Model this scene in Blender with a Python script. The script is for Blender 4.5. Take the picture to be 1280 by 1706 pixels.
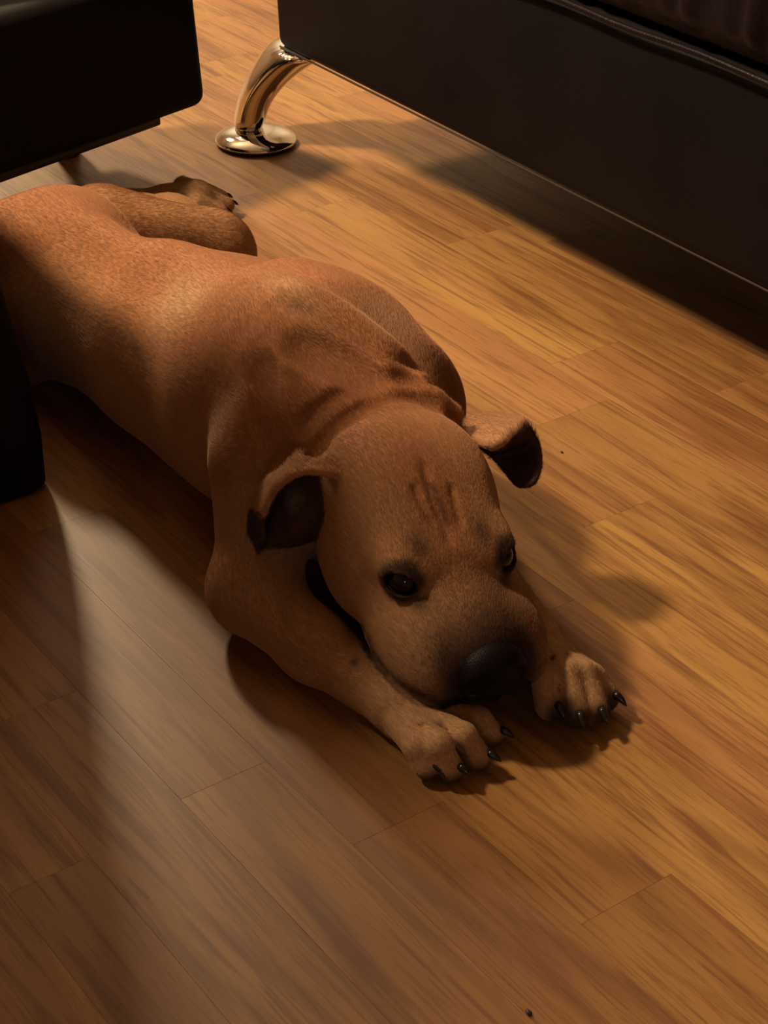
import bpy, bmesh, math, random
import numpy as np
from mathutils import Vector, Matrix

for o in list(bpy.data.objects):
    bpy.data.objects.remove(o, do_unlink=True)
C = bpy.context.scene.collection
sc = bpy.context.scene

# ------------------------------------------------------------------ camera
FPX = 2990.0
CAM_H = 0.8
R = np.array([[0.5912517, 0.43896988, -0.67655515],
              [0.80633424, -0.3054245, 0.50649874],
              [0.01570117, -0.84499782, -0.5345392]])
cam_d = bpy.data.cameras.new('camera')
cam = bpy.data.objects.new('camera', cam_d)
C.objects.link(cam)
cam_d.sensor_fit = 'HORIZONTAL'
cam_d.sensor_width = 36.0
cam_d.lens = 36.0 * FPX / 1280.0
cam_d.clip_start = 0.02
m = Matrix.Identity(4)
for r_ in range(3):
    m[r_][0] = R[r_, 0]; m[r_][1] = -R[r_, 1]; m[r_][2] = -R[r_, 2]
m[2][3] = CAM_H
cam.matrix_world = m
sc.camera = cam


def P(px, py, z):
    """world point at height z seen at picture position (px, py)"""
    d = R @ np.array([px - 640.0, py - 853.0, FPX])
    t = (z - CAM_H) / d[2]
    return np.array([d[0] * t, d[1] * t, z])


# ------------------------------------------------------------------ world, lights, exposure
w = bpy.data.worlds.new('room_ambience')
sc.world = w
w.use_nodes = True
bg = w.node_tree.nodes['Background']
bg.inputs[0].default_value = (1.0, 0.72, 0.5, 1)
bg.inputs[1].default_value = 0.022


def aim(o, target):
    d = Vector(target) - o.location
    o.rotation_euler = d.to_track_quat('-Z', 'Y').to_euler()


def area(name, loc, target, size, power, col, sy=None, spread=None):
    l = bpy.data.lights.new(name, 'AREA')
    l.energy = power; l.color = col
    if sy:
        l.shape = 'RECTANGLE'; l.size = size; l.size_y = sy
    else:
        l.shape = 'DISK'; l.size = size
    if spread:
        l.spread = spread
    o = bpy.data.objects.new(name, l)
    C.objects.link(o)
    o.location = loc
    aim(o, target)
    return o


area('floor_lamp_light', (-2.25, -0.52, 2.42), (-1.15, 1.8, 0), 0.30, 29, (1.0, 0.76, 0.46), spread=math.radians(85))
area('far_lamp_light', (-4.2, 1.35, 2.05), (-1.6, 1.1, 0), 0.35, 80, (1.0, 0.76, 0.46))
area('window_light', (-3.9, 2.25, 2.4), (-1.0, 0.5, 0.0), 1.0, 2.7, (1.0, 0.88, 0.80), sy=1.0)
area('wall_wash_fill', (-4.1, 2.5, 1.5), (-5.0, 3.4, 1.2), 0.5, 18, (1.0, 0.88, 0.68))  # added unseen fill, brightens the wall that the chrome mirrors
area('eye_glint_fill', (1.3, -0.65, 0.45), (-0.8, 0.65, 0.1), 0.4, 1.5, (0.85, 0.92, 1.0))  # added unseen light for the eye catchlight and claw glints
area('ceiling_fill', (-3.4, 0.9, 1.75), (-3.35, 0.9, 2.6), 0.3, 16, (1.0, 0.78, 0.50))  # added unseen fill, brightens the ceiling for the chrome leg's highlights

sc.view_settings.view_transform = 'Standard'
sc.view_settings.look = 'None'
sc.view_settings.exposure = 0.0
sc.view_settings.gamma = 1.0
sc.view_settings.use_curve_mapping = False


# ------------------------------------------------------------------ helpers
def mat(name):
    mt = bpy.data.materials.new(name)
    mt.use_nodes = True
    nt = mt.node_tree
    b = nt.nodes['Principled BSDF']
    return mt, nt, b


def N(nt, t, **kw):
    n = nt.nodes.new(t)
    for k, v in kw.items():
        setattr(n, k, v)
    return n


def ramp(nt, stops, interp='LINEAR'):
    n = nt.nodes.new('ShaderNodeValToRGB')
    n.color_ramp.interpolation = interp
    e = n.color_ramp.elements
    while len(e) < len(stops):
        e.new(0.5)
    for i, (p, c) in enumerate(stops):
        e[i].position = p
        e[i].color = (*c, 1) if len(c) == 3 else c
    return n


def mesh_obj(name, verts, faces, material=None, parent=None, smooth=True):
    me = bpy.data.meshes.new(name)
    me.from_pydata([tuple(v) for v in verts], [], [tuple(f) for f in faces])
    me.update()
    if smooth:
        me.shade_smooth()
    o = bpy.data.objects.new(name, me)
    C.objects.link(o)
    if material:
        me.materials.append(material)
    if parent:
        o.parent = parent
    return o


def bm_obj(name, bm, material=None, parent=None, smooth=True):
    me = bpy.data.meshes.new(name)
    bm.to_mesh(me); bm.free()
    if smooth:
        me.shade_smooth()
    o = bpy.data.objects.new(name, me)
    C.objects.link(o)
    if material:
        me.materials.append(material)
    if parent:
        o.parent = parent
    return o


def tag(o, label=None, cat=None, group=None, kind=None):
    if label: o['label'] = label
    if cat: o['category'] = cat
    if group: o['group'] = group
    if kind: o['kind'] = kind
    return o


def empty(name, loc, rz=0):
    o = bpy.data.objects.new(name, None)
    C.objects.link(o)
    o.location = loc
    o.rotation_euler = (0, 0, rz)
    return o


# ------------------------------------------------------------------ materials
def wood_material():
    mt, nt, b = mat('laminate_wood')
    L = nt.links.new
    tc = N(nt, 'ShaderNodeTexCoord')
    oi = N(nt, 'ShaderNodeObjectInfo')
    # a different piece of log for every strip
    comb = N(nt, 'ShaderNodeCombineXYZ')
    m1 = N(nt, 'ShaderNodeMath', operation='MULTIPLY'); m1.inputs[1].default_value = 37.0
    m2 = N(nt, 'ShaderNodeMath', operation='MULTIPLY'); m2.inputs[1].default_value = 91.0
    L(oi.outputs['Random'], m1.inputs[0]); L(oi.outputs['Random'], m2.inputs[0])
    L(m1.outputs[0], comb.inputs[0]); L(m2.outputs[0], comb.inputs[1]); L(m1.outputs[0], comb.inputs[2])
    add = N(nt, 'ShaderNodeVectorMath', operation='ADD')
    L(tc.outputs['Object'], add.inputs[0]); L(comb.outputs[0], add.inputs[1])

    def noise(scale_vec, scale, detail, rough, dist=0.0, src=add):
        mp = N(nt, 'ShaderNodeMapping')
        mp.inputs['Scale'].default_value = scale_vec
        L(src.outputs[0], mp.inputs['Vector'])
        n = N(nt, 'ShaderNodeTexNoise')
        n.inputs['Scale'].default_value = scale
        n.inputs['Detail'].default_value = detail
        n.inputs['Roughness'].default_value = rough
        n.inputs['Distortion'].default_value = dist
        L(mp.outputs[0], n.inputs['Vector'])
        return n
    # cathedral figure: contour lines of a stretched noise field
    fld = noise((1.0, 8.0, 1.0), 1.3, 2.5, 0.5)
    mul = N(nt, 'ShaderNodeMath', operation='MULTIPLY'); mul.inputs[1].default_value = 34.0
    L(fld.outputs['Fac'], mul.inputs[0])
    sn = N(nt, 'ShaderNodeMath', operation='SINE'); L(mul.outputs[0], sn.inputs[0])
    figr = ramp(nt, [(0.0, (0, 0, 0)), (0.62, (0, 0, 0)), (1.0, (1, 1, 1))])
    mr = N(nt, 'ShaderNodeMapRange'); mr.inputs['From Min'].default_value = -1; mr.inputs['From Max'].default_value = 1
    L(sn.outputs[0], mr.inputs['Value']); L(mr.outputs[0], figr.inputs[0])
    # long fibre streaks
    fib = noise((7.0, 130.0, 1.0), 1.0, 4.0, 0.65, 0.8)
    fibr = ramp(nt, [(0.50, (0, 0, 0)), (0.64, (1, 1, 1))])
    L(fib.outputs['Fac'], fibr.inputs[0])
    # short dark pores
    por = noise((16.0, 330.0, 1.0), 1.0, 3.0, 0.65, 0.5)
    porr = ramp(nt, [(0.52, (0, 0, 0)), (0.66, (1, 1, 1))])
    L(por.outputs['Fac'], porr.inputs[0])
    big = noise((1.2, 5.0, 1.0), 2.0, 2.0, 0.5)
    blot = noise((3.0, 30.0, 1.0), 1.0, 2.0, 0.5)

    base = ramp(nt, [(0.25, (0.30, 0.150, 0.052)), (0.5, (0.37, 0.195, 0.066)), (0.78, (0.44, 0.250, 0.085))])
    L(big.outputs['Fac'], base.inputs[0])
    tint = ramp(nt, [(0.0, (0.72, 0.60, 0.66)), (0.25, (0.95, 0.92, 0.85)), (0.5, (1.0, 0.88, 0.95)), (0.75, (1.0, 0.97, 0.85)), (1.0, (1.12, 1.10, 1.0))])
    L(oi.outputs['Random'], tint.inputs[0])
    mx = N(nt, 'ShaderNodeMix', data_type='RGBA', blend_type='MULTIPLY'); mx.inputs[0].default_value = 1.0
    L(base.outputs[0], mx.inputs[6]); L(tint.outputs[0], mx.inputs[7])

    def darken(prev, fac_out, amt, col):
        k = N(nt, 'ShaderNodeMath', operation='MULTIPLY'); k.inputs[1].default_value = amt
        L(fac_out, k.inputs[0])
        x = N(nt, 'ShaderNodeMix', data_type='RGBA', blend_type='MIX')
        L(k.outputs[0], x.inputs[0]); L(prev, x.inputs[6])
        x.inputs[7].default_value = (*col, 1)
        return x.outputs[2]
    br = ramp(nt, [(0.50, (0, 0, 0)), (0.75, (1, 1, 1))]); L(blot.outputs['Fac'], br.inputs[0])
    c = darken(mx.outputs[2], br.outputs[0], 0.35, (0.235, 0.092, 0.042))
    fm = N(nt, 'ShaderNodeMath', operation='MULTIPLY'); L(figr.outputs[0], fm.inputs[0]); L(fib.outputs['Fac'], fm.inputs[1])
    c = darken(c, fm.outputs[0], 0.95, (0.13, 0.045, 0.016))
    c = darken(c, fibr.outputs[0], 0.62, (0.15, 0.052, 0.019))
    c = darken(c, porr.outputs[0], 0.40, (0.12, 0.042, 0.016))
    L(c, b.inputs['Base Color'])
    b.inputs['Roughness'].default_value = 0.36
    b.inputs['Specular IOR Level'].default_value = 0.5
    rr = N(nt, 'ShaderNodeMapRange'); rr.inputs['To Min'].default_value = 0.36; rr.inputs['To Max'].default_value = 0.50
    L(fib.outputs['Fac'], rr.inputs['Value']); L(rr.outputs[0], b.inputs['Roughness'])
    bp = N(nt, 'ShaderNodeBump'); bp.inputs['Strength'].default_value = 0.12; bp.inputs['Distance'].default_value = 0.0006
    L(fib.outputs['Fac'], bp.inputs['Height']); L(bp.outputs[0], b.inputs['Normal'])
    return mt


def leather_material(name, col, rough, bump=0.25):
    mt, nt, b = mat(name)
    L = nt.links.new
    tc = N(nt, 'ShaderNodeTexCoord')
    v = N(nt, 'ShaderNodeTexVoronoi'); v.inputs['Scale'].default_value = 420
    L(tc.outputs['Object'], v.inputs['Vector'])
    n = N(nt, 'ShaderNodeTexNoise'); n.inputs['Scale'].default_value = 9; n.inputs['Detail'].default_value = 5
    L(tc.outputs['Object'], n.inputs['Vector'])
    r = ramp(nt, [(0.3, tuple(x * 0.7 for x in col)), (0.7, tuple(x * 1.35 for x in col))])
    L(n.outputs['Fac'], r.inputs[0]); L(r.outputs[0], b.inputs['Base Color'])
    b.inputs['Roughness'].default_value = rough
    b.inputs['Specular IOR Level'].default_value = 0.14
    bp = N(nt, 'ShaderNodeBump'); bp.inputs['Strength'].default_value = bump; bp.inputs['Distance'].default_value = 0.0006
    L(v.outputs['Distance'], bp.inputs['Height']); L(bp.outputs[0], b.inputs['Normal'])
    return mt


def simple(name, col, rough, metal=0.0, spec=0.5):
    mt, nt, b = mat(name)
    b.inputs['Base Color'].default_value = (*col, 1)
    b.inputs['Roughness'].default_value = rough
    b.inputs['Metallic'].default_value = metal
    b.inputs['Specular IOR Level'].default_value = spec
    return mt


M_WOOD = wood_material()
M_SOFA = leather_material('dark_sofa_leather', (0.0052, 0.0034, 0.0048), 0.62)
M_SOFA2 = leather_material('sofa_cushion_leather', (0.011, 0.0065, 0.0095), 0.42, 0.35)
M_BLACK = leather_material('black_upholstery', (0.008, 0.006, 0.0065), 0.75, 0.2)
M_THREAD = simple('seam_thread', (0.030, 0.018, 0.016), 0.8)
M_CHROME = simple('chrome', (0.82, 0.80, 0.77), 0.06, 1.0)
M_GLIDE = simple('black_plastic', (0.012, 0.012, 0.012), 0.5)
M_PLASTER = simple('cream_wall_paint', (0.62, 0.52, 0.40), 0.9)
M_SUB = simple('underlay', (0.05, 0.03, 0.015), 0.9)
M_GREY = simple('grey_green_knit', (0.16, 0.16, 0.12), 0.9)

# ------------------------------------------------------------------ room shell
def slab(name, x0, x1, y0, y1, z0, z1, material):
    v = [(x, y, z) for x in (x0, x1) for y in (y0, y1) for z in (z0, z1)]
    f = [(0, 1, 3, 2), (4, 6, 7, 5), (0, 4, 5, 1), (2, 3, 7, 6), (0, 2, 6, 4), (1, 5, 7, 3)]
    o = mesh_obj(name, v, f, material, smooth=False)
    return tag(o, kind='structure')


floor = slab('floor', -5.0, 2.2, -2.4, 3.6, -0.06, -0.008, M_SUB)
slab('wall_back', -5.0, 2.2, 3.6, 3.7, -0.06, 2.6, M_PLASTER)
slab('wall_left', -5.1, -5.0, -2.5, 3.7, -0.06, 2.6, M_PLASTER)
slab('wall_right', 2.2, 2.3, -2.5, 3.7, -0.06, 2.6, M_PLASTER)
slab('wall_front', -5.0, 2.2, -2.5, -2.4, -0.06, 2.6, M_PLASTER)
slab('ceiling', -5.1, 2.3, -2.5, 3.7, 2.6, 2.7, M_PLASTER)

# strips of the laminate: edges across (y) and butt ends along (x)
edges = [0.304, 0.361, 0.436, 0.504, 0.578, 0.654, 0.730, 0.804, 0.878, 0.960, 1.047, 1.136, 1.232, 1.310]
while edges[0] > -0.35: edges.insert(0, edges[0] - 0.0735)
while edges[-1] < 2.3: edges.append(edges[-1] + 0.078)
fixed = {0.578: [-0.562, -1.02, -1.5], 0.436: [-0.802, -1.31, -0.36], 1.232: [-1.358, -2.085, -0.92],
         0.304: [-0.788, -1.2], 0.361: [-0.945, -0.45], 0.504: [-0.24, -0.70, -1.15], 0.654: [-0.33, -0.86, -1.38]}
rnd = random.Random(4)
PX0, PX1 = -3.3, 0.1
# one bevelled unit plank reused per size
plank_no = 0


def plank(x0, x1, y0, y1):
    global plank_no
    g = 0.00004
    lx, ly, t, bv = (x1 - x0) / 2 - g, (y1 - y0) / 2 - g, 0.008, 0.0001
    v = [(-lx, -ly, -t), (lx, -ly, -t), (lx, ly, -t), (-lx, ly, -t),
         (-lx, -ly, -bv), (lx, -ly, -bv), (lx, ly, -bv), (-lx, ly, -bv),
         (-lx + bv, -ly + bv, 0), (lx - bv, -ly + bv, 0), (lx - bv, ly - bv, 0), (-lx + bv, ly - bv, 0)]
    f = [(3, 2, 1, 0)]
    for a in range(4):
        n_ = (a + 1) % 4
        f.append((a, n_, 4 + n_, 4 + a)); f.append((4 + a, 4 + n_, 8 + n_, 8 + a))
    f.append((8, 9, 10, 11))
    o = mesh_obj('plank', v, f, M_WOOD, floor, smooth=False)
    o.location = ((x0 + x1) / 2, (y0 + y1) / 2, 0)
    plank_no += 1


for i in range(len(edges) - 1):
    y0, y1 = edges[i], edges[i + 1]
    ends = sorted(fixed.get(round(y0, 3), []))
    if ends:
        lo, hi = ends[0], ends[-1]
    else:
        lo = hi = rnd.uniform(-1.9, -1.4)
        ends = [lo]
    while lo > PX0: lo -= rnd.uniform(0.38, 0.62); ends.insert(0, lo)
    while hi < PX1: hi += rnd.uniform(0.38, 0.62); ends.append(hi)
    ends[0] = PX0 - 0.62; ends[-1] = PX1 + 0.62
    for a, b_ in zip(ends[:-1], ends[1:]):
        plank(a, b_, y0, y1)

# plain boards of the same laminate beyond the area the picture can see
ylo, yhi = edges[0], edges[-1]
far = [(-5.0, PX0 - 0.62, -2.4, 3.6), (PX1 + 0.62, 2.2, -2.4, 3.6), (PX0 - 0.62, PX1 + 0.62, -2.4, ylo), (PX0 - 0.62, PX1 + 0.62, yhi, 3.6)]
fv, ff = [], []
rnd2 = random.Random(9)
for (ax, bx_, ay, by_) in far:
    y = ay
    while y < by_ - 1e-4:
        y2 = min(y + 0.075, by_); x = ax
        while x < bx_ - 1e-4:
            x2 = min(x + rnd2.uniform(0.7, 1.1), bx_)
            k = len(fv)
            fv += [(x + .0004, y + .0004, 0), (x2 - .0004, y + .0004, 0), (x2 - .0004, y2 - .0004, 0), (x + .0004, y2 - .0004, 0),
                   (x + .0004, y + .0004, -.008), (x2 - .0004, y + .0004, -.008), (x2 - .0004, y2 - .0004, -.008), (x + .0004, y2 - .0004, -.008)]
            ff += [(k, k + 1, k + 2, k + 3), (k, k + 4, k + 5, k + 1), (k + 1, k + 5, k + 6, k + 2), (k + 2, k + 6, k + 7, k + 3), (k + 3, k + 7, k + 4, k)]
            x = x2
        y = y2
tag(mesh_obj('plank', fv, ff, M_WOOD, floor, smooth=False), kind='stuff')


# ------------------------------------------------------------------ rounded solids
def rounded_box(name, pts_bottom, z0, z1, inset_top, bev, material, parent, seg=4, rot=None):
    """prism over a 4 point outline, tapering by inset_top, all edges rounded"""
    bm = bmesh.new()
    cx = sum(p[0] for p in pts_bottom) / len(pts_bottom); cy = sum(p[1] for p in pts_bottom) / len(pts_bottom)
    lo = [bm.verts.new((x, y, z0)) for x, y in pts_bottom]
    hi = []
    for x, y in pts_bottom:
        d = Vector((cx - x, cy - y, 0)).normalized() * inset_top
        hi.append(bm.verts.new((x + d.x, y + d.y, z1)))
    bm.faces.new(lo[::-1]); bm.faces.new(hi)
    n = len(lo)
    for i in range(n):
        bm.faces.new((lo[i], lo[(i + 1) % n], hi[(i + 1) % n], hi[i]))
    bmesh.ops.recalc_face_normals(bm, faces=bm.faces)
    bmesh.ops.bevel(bm, geom=list(bm.edges), offset=bev, segments=seg, affect='EDGES', profile=0.5)
    return bm_obj(name, bm, material, parent)


def tube(name, pts, rad, material, parent, n=10, closed_ends=True):
    pts = [Vector(p) for p in pts]
    rads = rad if isinstance(rad, (list, tuple)) else [rad] * len(pts)
    v, f = [], []
    up = Vector((0, 0, 1))
    prev = None
    for i, p in enumerate(pts):
        d = (pts[min(i + 1, len(pts) - 1)] - pts[max(i - 1, 0)]).normalized()
        if prev is None:
            a = d.cross(up)
            if a.length < 1e-3: a = d.cross(Vector((1, 0, 0)))
        else:
            a = prev - d * prev.dot(d)
        a.normalize(); prev = a.copy(); b = d.cross(a)
        for k in range(n):
            t = 2 * math.pi * k / n
            v.append(p + (a * math.cos(t) + b * math.sin(t)) * rads[i])
    for i in range(len(pts) - 1):
        for k in range(n):
            k2 = (k + 1) % n
            f.append((i * n + k, i * n + k2, (i + 1) * n + k2, (i + 1) * n + k))
    if closed_ends:
        f.append(tuple(range(n))[::-1]); f.append(tuple((len(pts) - 1) * n + k for k in range(n)))
    return mesh_obj(name, v, f, material, parent)


# ------------------------------------------------------------------ sofa on the right
sofa = empty('sofa', (-1.2, 1.55, 0))
tag(sofa, 'dark brown leather sofa along the right edge, raised on a chrome leg', 'sofa')
SX, SY = -1.2, 1.55
c0 = P(460, 78, 0.12); c1 = P(1280, 491, 0.12)
ang = math.atan2(c1[1] - c0[1], c1[0] - c0[0])
ux, uy = math.cos(ang), math.sin(ang)


def sofa_pt(s, t):
    """s along the front from the leg corner, t back from the front"""
    return (c0[0] + ux * s - uy * t - SX, c0[1] + uy * s + ux * t - SY)


LEN, DEP = 1.95, 0.85
rounded_box('base', [sofa_pt(0, 0), sofa_pt(LEN, 0), sofa_pt(LEN, DEP), sofa_pt(0, DEP)], 0.12, 0.308, -0.012, 0.014, M_SOFA, sofa)


def cushion(name, s0, s1, t0, t1, z0, z1, r_, material, parent, ns=260, amp=0.006):
    """soft cushion: rounded section swept along the sofa, face pulled into folds"""
    sec = []
    for cx, cz, a0 in ((t0 + r_, z0 + r_, 180), (t1 - r_, z0 + r_, 270), (t1 - r_, z1 - r_, 0), (t0 + r_, z1 - r_, 90)):
        for k in range(9):
            t = math.radians(a0 + 90 * k / 8)
            sec.append((cx + r_ * math.cos(t), cz + r_ * math.sin(t)))
    # add points along the front face
    last = sec[-1]; first = sec[0]
    for k in range(1, 14):
        u = k / 14
        sec.append((last[0] + (first[0] - last[0]) * u, last[1] + (first[1] - last[1]) * u))
    rg = random.Random(7)
    waves = [(rg.uniform(60, 240), rg.uniform(0, 6.28), rg.uniform(-40, 40), rg.uniform(0.4, 1.0)) for _ in range(9)]
    v, f = [], []
    m_ = len(sec)
    for i in range(ns):
        s_ = s0 + (s1 - s0) * i / (ns - 1)
        edge = min(1.0, (s_ - s0) / r_, (s1 - s_) / r_) if 0 < i < ns - 1 else 0.0
        sh = r_ * (1 - math.sqrt(max(0.0, 1 - (1 - edge) ** 2)))
        for (t, z) in sec:
            w_ = sum(am * math.sin(fr * s_ + ph + sk * z) for fr, ph, sk, am in waves) / 3.0
            fold = amp * max(-1.0, min(1.0, w_)) * min(1.0, max(0.0, (z - z0) / 0.03)) * (1.0 if t < t0 + r_ * 1.2 else 0.4)
            tt = t0 + sh + (t - t0) * (1 - 2 * sh / (t1 - t0)); zz = z0 + sh + (z - z0) * (1 - 2 * sh / (z1 - z0))
            x, y = sofa_pt(s_, tt + fold)
            v.append((x, y, zz))
    for i in range(ns - 1):
        for k in range(m_):
            k2 = (k + 1) % m_
            f.append((i * m_ + k, i * m_ + k2, (i + 1) * m_ + k2, (i + 1) * m_ + k))
    f.append(tuple(range(m_))[::-1]); f.append(tuple((ns - 1) * m_ + k for k in range(m_)))
    return mesh_obj(name, v, f, material, parent)


cushion('seat_cushion', 0.29, LEN - .01, -0.018, DEP - .21, 0.311, 0.46, 0.04, M_SOFA2, sofa)
tube('piping', [(*sofa_pt(0.28 + i * 0.04, -0.0155), 0.3105 + 0.0012 * math.sin(i * 1.3)) for i in range(41)], 0.0030, M_SOFA2, sofa)
tube('seam', [(*sofa_pt(0.01 + i * 0.04, -0.0005), 0.1235) for i in range(48)], 0.0012, M_THREAD, sofa, 6)
rounded_box('arm', [sofa_pt(-0.0, -0.012), sofa_pt(0.27, -0.012), sofa_pt(0.27, DEP), sofa_pt(0.0, DEP)], 0.312, 0.60, 0.01, 0.04, M_SOFA2, sofa, 6)
rounded_box('backrest', [sofa_pt(0.0, DEP - .2), sofa_pt(LEN, DEP - .2), sofa_pt(LEN, DEP), sofa_pt(0, DEP)], 0.30, 0.82, 0.02, 0.05, M_SOFA2, sofa, 6)

# chrome leg under the front corner
lg = P(427, 238, 0.0)


def chrome_leg(lx, ly, name='leg'):
    """a curved chrome leg on a domed disc; lx, ly in sofa space"""
    # leg: ellipse section swept along a curve leaning back under the sofa
    path = [(0.000, 0.000, 0.013), (0.000, 0.004, 0.030), (0.003, 0.009, 0.050), (0.010, 0.017, 0.070), (0.021, 0.028, 0.090), (0.036, 0.042, 0.110), (0.052, 0.056, 0.126)]
    wid = [0.0270, 0.0275, 0.0295, 0.034, 0.040, 0.047, 0.054]
    v, f = [], []
    n = 28
    a0 = math.radians(-28)
    for (dx, dy, z), r_ in zip(path, wid):
        for k in range(n):
            t = 2 * math.pi * k / n
            ex = math.copysign(abs(math.cos(t)) ** 0.8, math.cos(t)) * r_
            ey = math.copysign(abs(math.sin(t)) ** 0.8, math.sin(t)) * r_ * 0.70
            v.append((lx + dx - 0.016 + ex * math.cos(a0) - ey * math.sin(a0), ly + dy - 0.002 + ex * math.sin(a0) + ey * math.cos(a0), z))
    for i in range(len(path) - 1):
        for k in range(n):
            k2 = (k + 1) % n
            f.append((i * n + k, i * n + k2, (i + 1) * n + k2, (i + 1) * n + k))
    f.append(tuple(range(n))[::-1]); f.append(tuple((len(path) - 1) * n + k for k in range(n)))
    o = mesh_obj(name, v, f, M_CHROME, sofa)
    sb = o.modifiers.new('s', 'SUBSURF'); sb.levels = 2; sb.render_levels = 2
    # domed disc
    prof = [(0.0, 0.0175), (0.018, 0.0172), (0.030, 0.0160), (0.041, 0.0130), (0.0485, 0.0085), (0.0505, 0.0060), (0.0500, 0.0040), (0.0470, 0.0025), (0.0, 0.0025)]
    v, f = [], []
    n = 48
    for r_, z in prof:
        for k in range(n):
            t = 2 * math.pi * k / n
            v.append((lx + r_ * math.cos(t), ly + r_ * math.sin(t), z))
    for i in range(len(prof) - 1):
        for k in range(n):
            k2 = (k + 1) % n
            f.append((i * n + k, (i + 1) * n + k, (i + 1) * n + k2, i * n + k2))
    d = mesh_obj('foot_disc', v, f, M_CHROME, o)
    prof2 = [(0.0, 0.003), (0.0485, 0.003), (0.0485, 0.0002), (0.0, 0.0002)]
    v, f = [], []
    for r_, z in prof2:
        for k in range(n):
            t = 2 * math.pi * k / n
            v.append((lx + r_ * math.cos(t), ly + r_ * math.sin(t), z))
    for i in range(3):
        for k in range(n):
            k2 = (k + 1) % n
            f.append((i * n + k, (i + 1) * n + k, (i + 1) * n + k2, i * n + k2))
    mesh_obj('glide_pad', v, f, M_GLIDE, o, smooth=False)
    return o


tag(chrome_leg(lg[0] - SX, lg[1] - SY), 'curved chrome leg on a round domed chrome foot')
q = sofa_pt(LEN - 0.06, 0.05); chrome_leg(q[0] - 0.03, q[1] - 0.03)
q = sofa_pt(0.06, DEP - 0.08); chrome_leg(q[0] - 0.03, q[1] - 0.03)
q = sofa_pt(LEN - 0.06, DEP - 0.08); chrome_leg(q[0] - 0.03, q[1] - 0.03)

# ------------------------------------------------------------------ black ottoman, upper left
a = P(352, 176, 0.09); b_ = P(0, 303, 0.09)
dv = np.array([b_[0] - a[0], b_[1] - a[1]]); ln = np.linalg.norm(dv); dv /= ln
nv = np.array([dv[1], -dv[0]])
if nv[0] > 0: nv = -nv
W1 = 0.37
pts = [a[:2], a[:2] + dv * W1, a[:2] + dv * W1 + nv * 0.22, a[:2] + nv * 0.22]
oc = np.mean(pts, axis=0)
ott = empty('ottoman', (oc[0], oc[1], 0))
tag(ott, 'black upholstered ottoman at the upper left behind the dog', 'ottoman')
loc = [(p[0] - oc[0], p[1] - oc[1]) for p in pts]
rounded_box('body', loc, 0.09, 0.255, 0.012, 0.018, M_BLACK, ott, 5)
gl = [np.array(loc[0]) + dv * s + nv * t for s, t in ((0.075, 0.004), (W1 - 0.05, 0.004), (W1 - 0.05, 0.03), (0.075, 0.03))]
rounded_box('bottom_rail', [tuple(p) for p in gl], 0.086, 0.097, 0.0, 0.002, M_GLIDE, ott, 1)
for s, t in ((0.325, 0.05), (W1 - 0.02, 0.16), (0.06, 0.19)):
    p = np.array(loc[0]) + dv * s + nv * t
    tube('leg', [(p[0], p[1], 0.0), (p[0], p[1], 0.085)], [0.016, 0.022], M_GLIDE, ott, 16)
# folded knit throw lying on the ottoman
th = []
tp = np.array(loc[0]) + dv * 0.16 + nv * 0.10
bm = bmesh.new()
bmesh.ops.create_grid(bm, x_segments=24, y_segments=24, size=0.5)
for v in bm.verts:
    x, y = v.co.x, v.co.y
    q = tp + dv * (x * 0.30 + 0.05) + nv * (y * 0.14 + 0.03)
    v.co = (q[0] + oc[0], q[1] + oc[1], 0.262 + 0.008 * math.sin(x * 9) * math.cos(y * 7) + 0.008)
thr = bm_obj('throw_blanket', bm, M_GREY)
so = thr.modifiers.new('s', 'SOLIDIFY'); so.thickness = 0.014
tag(thr, 'grey green throw on top of the black ottoman, only its edge in view', 'blanket')

# ------------------------------------------------------------------ black armchair front at the left edge
e0 = P(80, 806, 0.0)
AX, AY = e0[0] - 0.378, e0[1] - 0.36
arm = empty('armchair', (AX, AY, 0))
tag(arm, 'black armchair at the left edge, its front corner resting on the floor', 'armchair')


def shell(name, x0, x1, y0, y1, rows, material, parent, r_=0.02, n=6):
    """box with rounded upright corners; rows are (height, outset) pairs"""
    v, f = [], []
    for z, s_ in rows:
        for cx, cy, a0 in ((x1 + s_ - r_, y1 + s_ - r_, 0), (x0 - s_ * .3 + r_, y1 + s_ - r_, 90), (x0 - s_ * .3 + r_, y0 - s_ * .3 + r_, 180), (x1 + s_ - r_, y0 - s_ * .3 + r_, 270)):
            for k in range(n + 1):
                t = math.radians(a0 + 90 * k / n)
                v.append((cx + r_ * math.cos(t), cy + r_ * math.sin(t), z))
    m_ = 4 * (n + 1)
    for i in range(len(rows) - 1):
        for k in range(m_):
            k2 = (k + 1) % m_
            f.append((i * m_ + k, i * m_ + k2, (i + 1) * m_ + k2, (i + 1) * m_ + k))
    f.append(tuple(range(m_))[::-1]); f.append(tuple((len(rows) - 1) * m_ + k for k in range(m_)))
    return mesh_obj(name, v, f, material, parent)


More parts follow.
